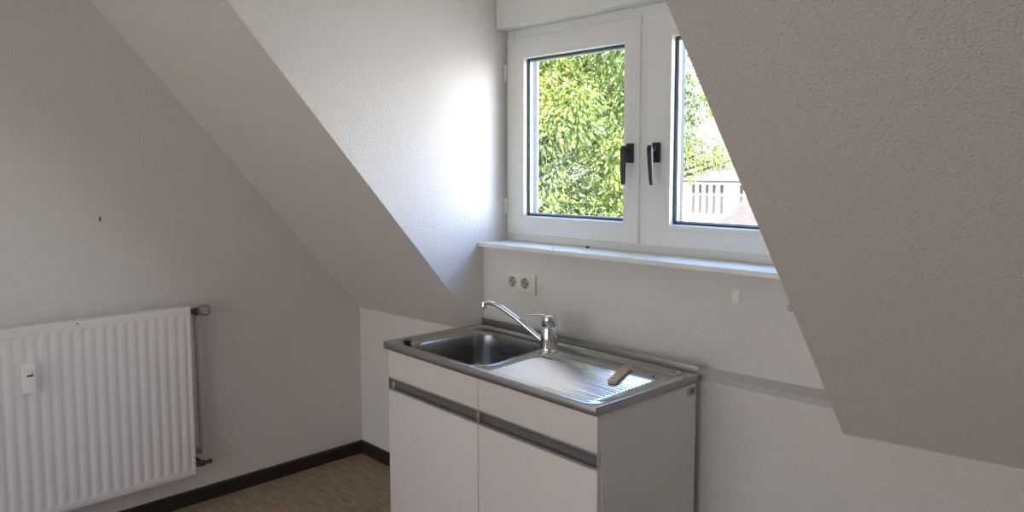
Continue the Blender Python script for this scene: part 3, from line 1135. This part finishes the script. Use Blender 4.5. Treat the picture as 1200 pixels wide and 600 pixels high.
# tree
TC = Vector((-4.35, 5.6, 1.15))
tree = tag(empty('garden_tree', (TC.x, TC.y, -6.0)), 'leafy green tree filling the view through the left window pane', 'tree')
TO = Vector(tree.location)
rnd = random.Random(7)
blobs = []
while len(blobs) < 520:
    v = Vector((rnd.gauss(0, 1), rnd.gauss(0, 1), rnd.gauss(0, 1))).normalized()
    r = rnd.uniform(0.55, 1.0) ** 0.6
    p_ = Vector((v.x * 2.45 * r, v.y * 2.6 * r, v.z * 3.9 * r))
    if v.z < -0.85:
        continue
    w_ = TC + p_ - Vector((3.4, -2.16, 1.5))
    if math.degrees(math.atan2(w_.x, w_.y) + 0.5 / math.hypot(w_.x, w_.y)) > -33.2 and abs(p_.z) < 3:
        continue
    blobs.append((TC + p_, rnd.uniform(0.38, 0.62), rnd.random()))
# twigs reaching to the right of the crown
for c_, r_ in (((-1.99, 6.55, 2.60), .24), ((-2.05, 6.61, 2.38), .28), ((-1.98, 6.7, 1.78), .26), ((-1.80, 6.76, 1.70), .17), ((-2.20, 6.59, 1.62), .30), ((-2.28, 6.49, 0.98), .14),
               ((-2.22, 6.5, 0.72), .20), ((-2.05, 6.55, 0.62), .16), ((-2.30, 6.51, 2.1), .30), ((-2.30, 6.4, 2.84), .34), ((-2.35, 6.42, 2.44), .34), ((-2.30, 6.4, 3.2), .26), ((-2.3, 6.45, 1.85), .3), ((-1.66, 6.8, 1.66), .10)):
    blobs.append((Vector(c_), r_, 0.6))
verts, faces, hue = [], [], []
for (c_, r_, hb) in blobs:
    n_leaf = int(400 * (r_ / 0.5) ** 2 * (1.7 if hb == 0.6 else 1))
    for _ in range(n_leaf):
        v = Vector((rnd.gauss(0, 1), rnd.gauss(0, 1), rnd.gauss(0, 1))).normalized()
        p_ = c_ + Vector((v.x, v.y, v.z * 0.8)) * r_ * rnd.uniform(0.5, 1.05)
        # drooping leaflet pointing outward and down
        d_ = (v + Vector((0, 0, -0.9)) + Vector((rnd.gauss(0, .4), rnd.gauss(0, .4), rnd.gauss(0, .4)))).normalized()
        s_ = d_.cross(v + Vector((rnd.gauss(0, .5), rnd.gauss(0, .5), rnd.gauss(0, .5))))
        if s_.length < 1e-3:
            continue
        s_.normalize()
        nn = d_.cross(s_)
        Ln, Wd = rnd.uniform(0.055, 0.095), rnd.uniform(0.011, 0.019)
        i0 = len(verts)
        verts += [p_ - TO, p_ + d_ * Ln * 0.45 + s_ * Wd + nn * Wd * 0.4 - TO, p_ + d_ * Ln - TO, p_ + d_ * Ln * 0.45 - s_ * Wd + nn * Wd * 0.4 - TO]
        faces += [(i0, i0 + 1, i0 + 2), (i0, i0 + 2, i0 + 3)]
        hh = min(1.0, max(0.0, 0.5 + 0.45 * (hb - 0.5) + 0.38 * math.sin(p_.x * 2.3 + p_.y * 1.1) * math.sin(p_.z * 3.1 + p_.x * 1.4) + rnd.gauss(0, 0.16)))
        hue += [hh] * 4
me = bpy.data.meshes.new('foliage')
me.from_pydata([tuple(v) for v in verts], [], faces)
at = me.attributes.new('leaf_hue', 'FLOAT', 'POINT')
at.data.foreach_set('value', hue)
fo = link('foliage', me, LEAF, tree)
bm = bmesh.new()
base = Vector((0, 0, 0))
trunk_top = Vector((0.1, 0.1, 6.4))
add_tube(bm, [base, Vector((0.05, 0, 1.5)), Vector((-0.03, 0.05, 3.5)), Vector((0.05, 0.05, 5.0)), trunk_top, Vector((0.15, 0.1, 8.2))], [0.26, 0.20, 0.17, 0.14, 0.10, 0.04], 14)
from_bm('trunk', bm, BARK, tree, smooth=True)
for k in range(26):
    c_, r_, _h = blobs[rnd.randrange(len(blobs) - 14)] if k < 14 else blobs[-1 - (k - 14)]
    q_ = c_ - TO
    if (Vector((q_.x, q_.y, 0))).length < 0.4:
        continue
    st = Vector((0.05, 0.06, max(3.2, min(7.4, q_.z - 1.3))))
    mid = st.lerp(q_, 0.5) + Vector((0, 0, 0.15))
    bm = bmesh.new()
    add_tube(bm, [st, mid, q_], [0.05, 0.030, 0.010], 8)
    from_bm('branch', bm, BARK, tree, smooth=True)

# white house with grey roof beyond the tree
hs = tag(empty('white_house', (-16.0, 44.0, -6.0)), 'white rendered house with a pale grey tiled roof beyond the tree', 'house')
HO = Vector(hs.location)
bm = bmesh.new()
add_box(bm, -12.0, 14.0, -4.0, 6.0, 0.0, 6.8)
hw = from_bm('wall', bm, OUTERWALL, hs)
bm = bmesh.new()
add_prism(bm, [(-12.5, -4.5, 6.75), (14.5, -4.5, 6.75), (14.5, 1.0, 11.05), (-12.5, 1.0, 11.05)], (0, -0.6, 0.75), 0.15)
add_prism(bm, [(-12.5, 6.5, 6.75), (14.5, 6.5, 6.75), (14.5, 1.0, 11.05), (-12.5, 1.0, 11.05)], (0, 0.6, 0.75), 0.15)
add_prism(bm, [(-12.0, -4.0, 6.8), (-12.0, 6.0, 6.8), (-12.0, 1.0, 10.9)], (1, 0, 0), 0.2)
from_bm('roof', bm, TILE_FAR, hs)
for px_x in (-22.95, -22.45, -21.95, -21.45, -20.90, -19.55, -17.6, -17.1, -16.6):
    xx = px_x - HO.x
    bm = bmesh.new()
    add_box(bm, xx - 0.13, xx + 0.13, -4.03, -3.95, 4.75, 6.62)
    w_ = from_bm('window', bm, OUTWIN, hs)
    bm = bmesh.new()
    for (a_, b_, c_, d_) in ((-0.16, -0.13, 4.72, 6.65), (0.13, 0.16, 4.72, 6.65), (-0.16, 0.16, 4.70, 4.75), (-0.16, 0.16, 6.62, 6.66), (-0.13, 0.13, 5.95, 5.99)):
        add_box(bm, xx + a_, xx + b_, -4.07, -3.97, c_, d_)
    from_bm('window_trim', bm, OUTERWALL, w_)

# nearer low roof at the lower right of the view
nh = tag(empty('brown_roofed_house', (-5.5, 22.0, -6.0)), 'lower house with a brown tiled roof in the bottom corner of the right pane', 'house')
NO = Vector(nh.location)
bm = bmesh.new()
add_prism(bm, [(-3.0, -3.6, 0), (3.5, -3.6, 0), (3.5, -3.6, 5.5), (-3.0, -3.6, 5.5)], (0, 1, 0), 7.2)
for gx in (-2.9, 3.3):
    add_prism(bm, [(gx, -3.6, 5.5), (gx, 3.6, 5.5), (gx, 3.6, 5.80), (gx, 0, 7.33), (gx, -3.6, 5.80)], (1, 0, 0), 0.2)
from_bm('wall', bm, OUTERWALL, nh)
bm = bmesh.new()
P1, P2 = Vector((-8.45, 18.0, -0.30)) - NO, Vector((-8.45, 22.0, 1.40)) - NO
add_prism(bm, [P1, P1 + Vector((7.4, 0, 0)), P2 + Vector((7.4, 0, 0)), P2], (0, -0.4, 1), 0.14)
P3 = Vector((-8.45, 26.0, -0.30)) - NO
add_prism(bm, [P3, P3 + Vector((7.4, 0, 0)), P2 + Vector((7.4, 0, 0)), P2], (0, 0.4, 1), 0.14)
from_bm('roof', bm, TILE_NEAR, nh)
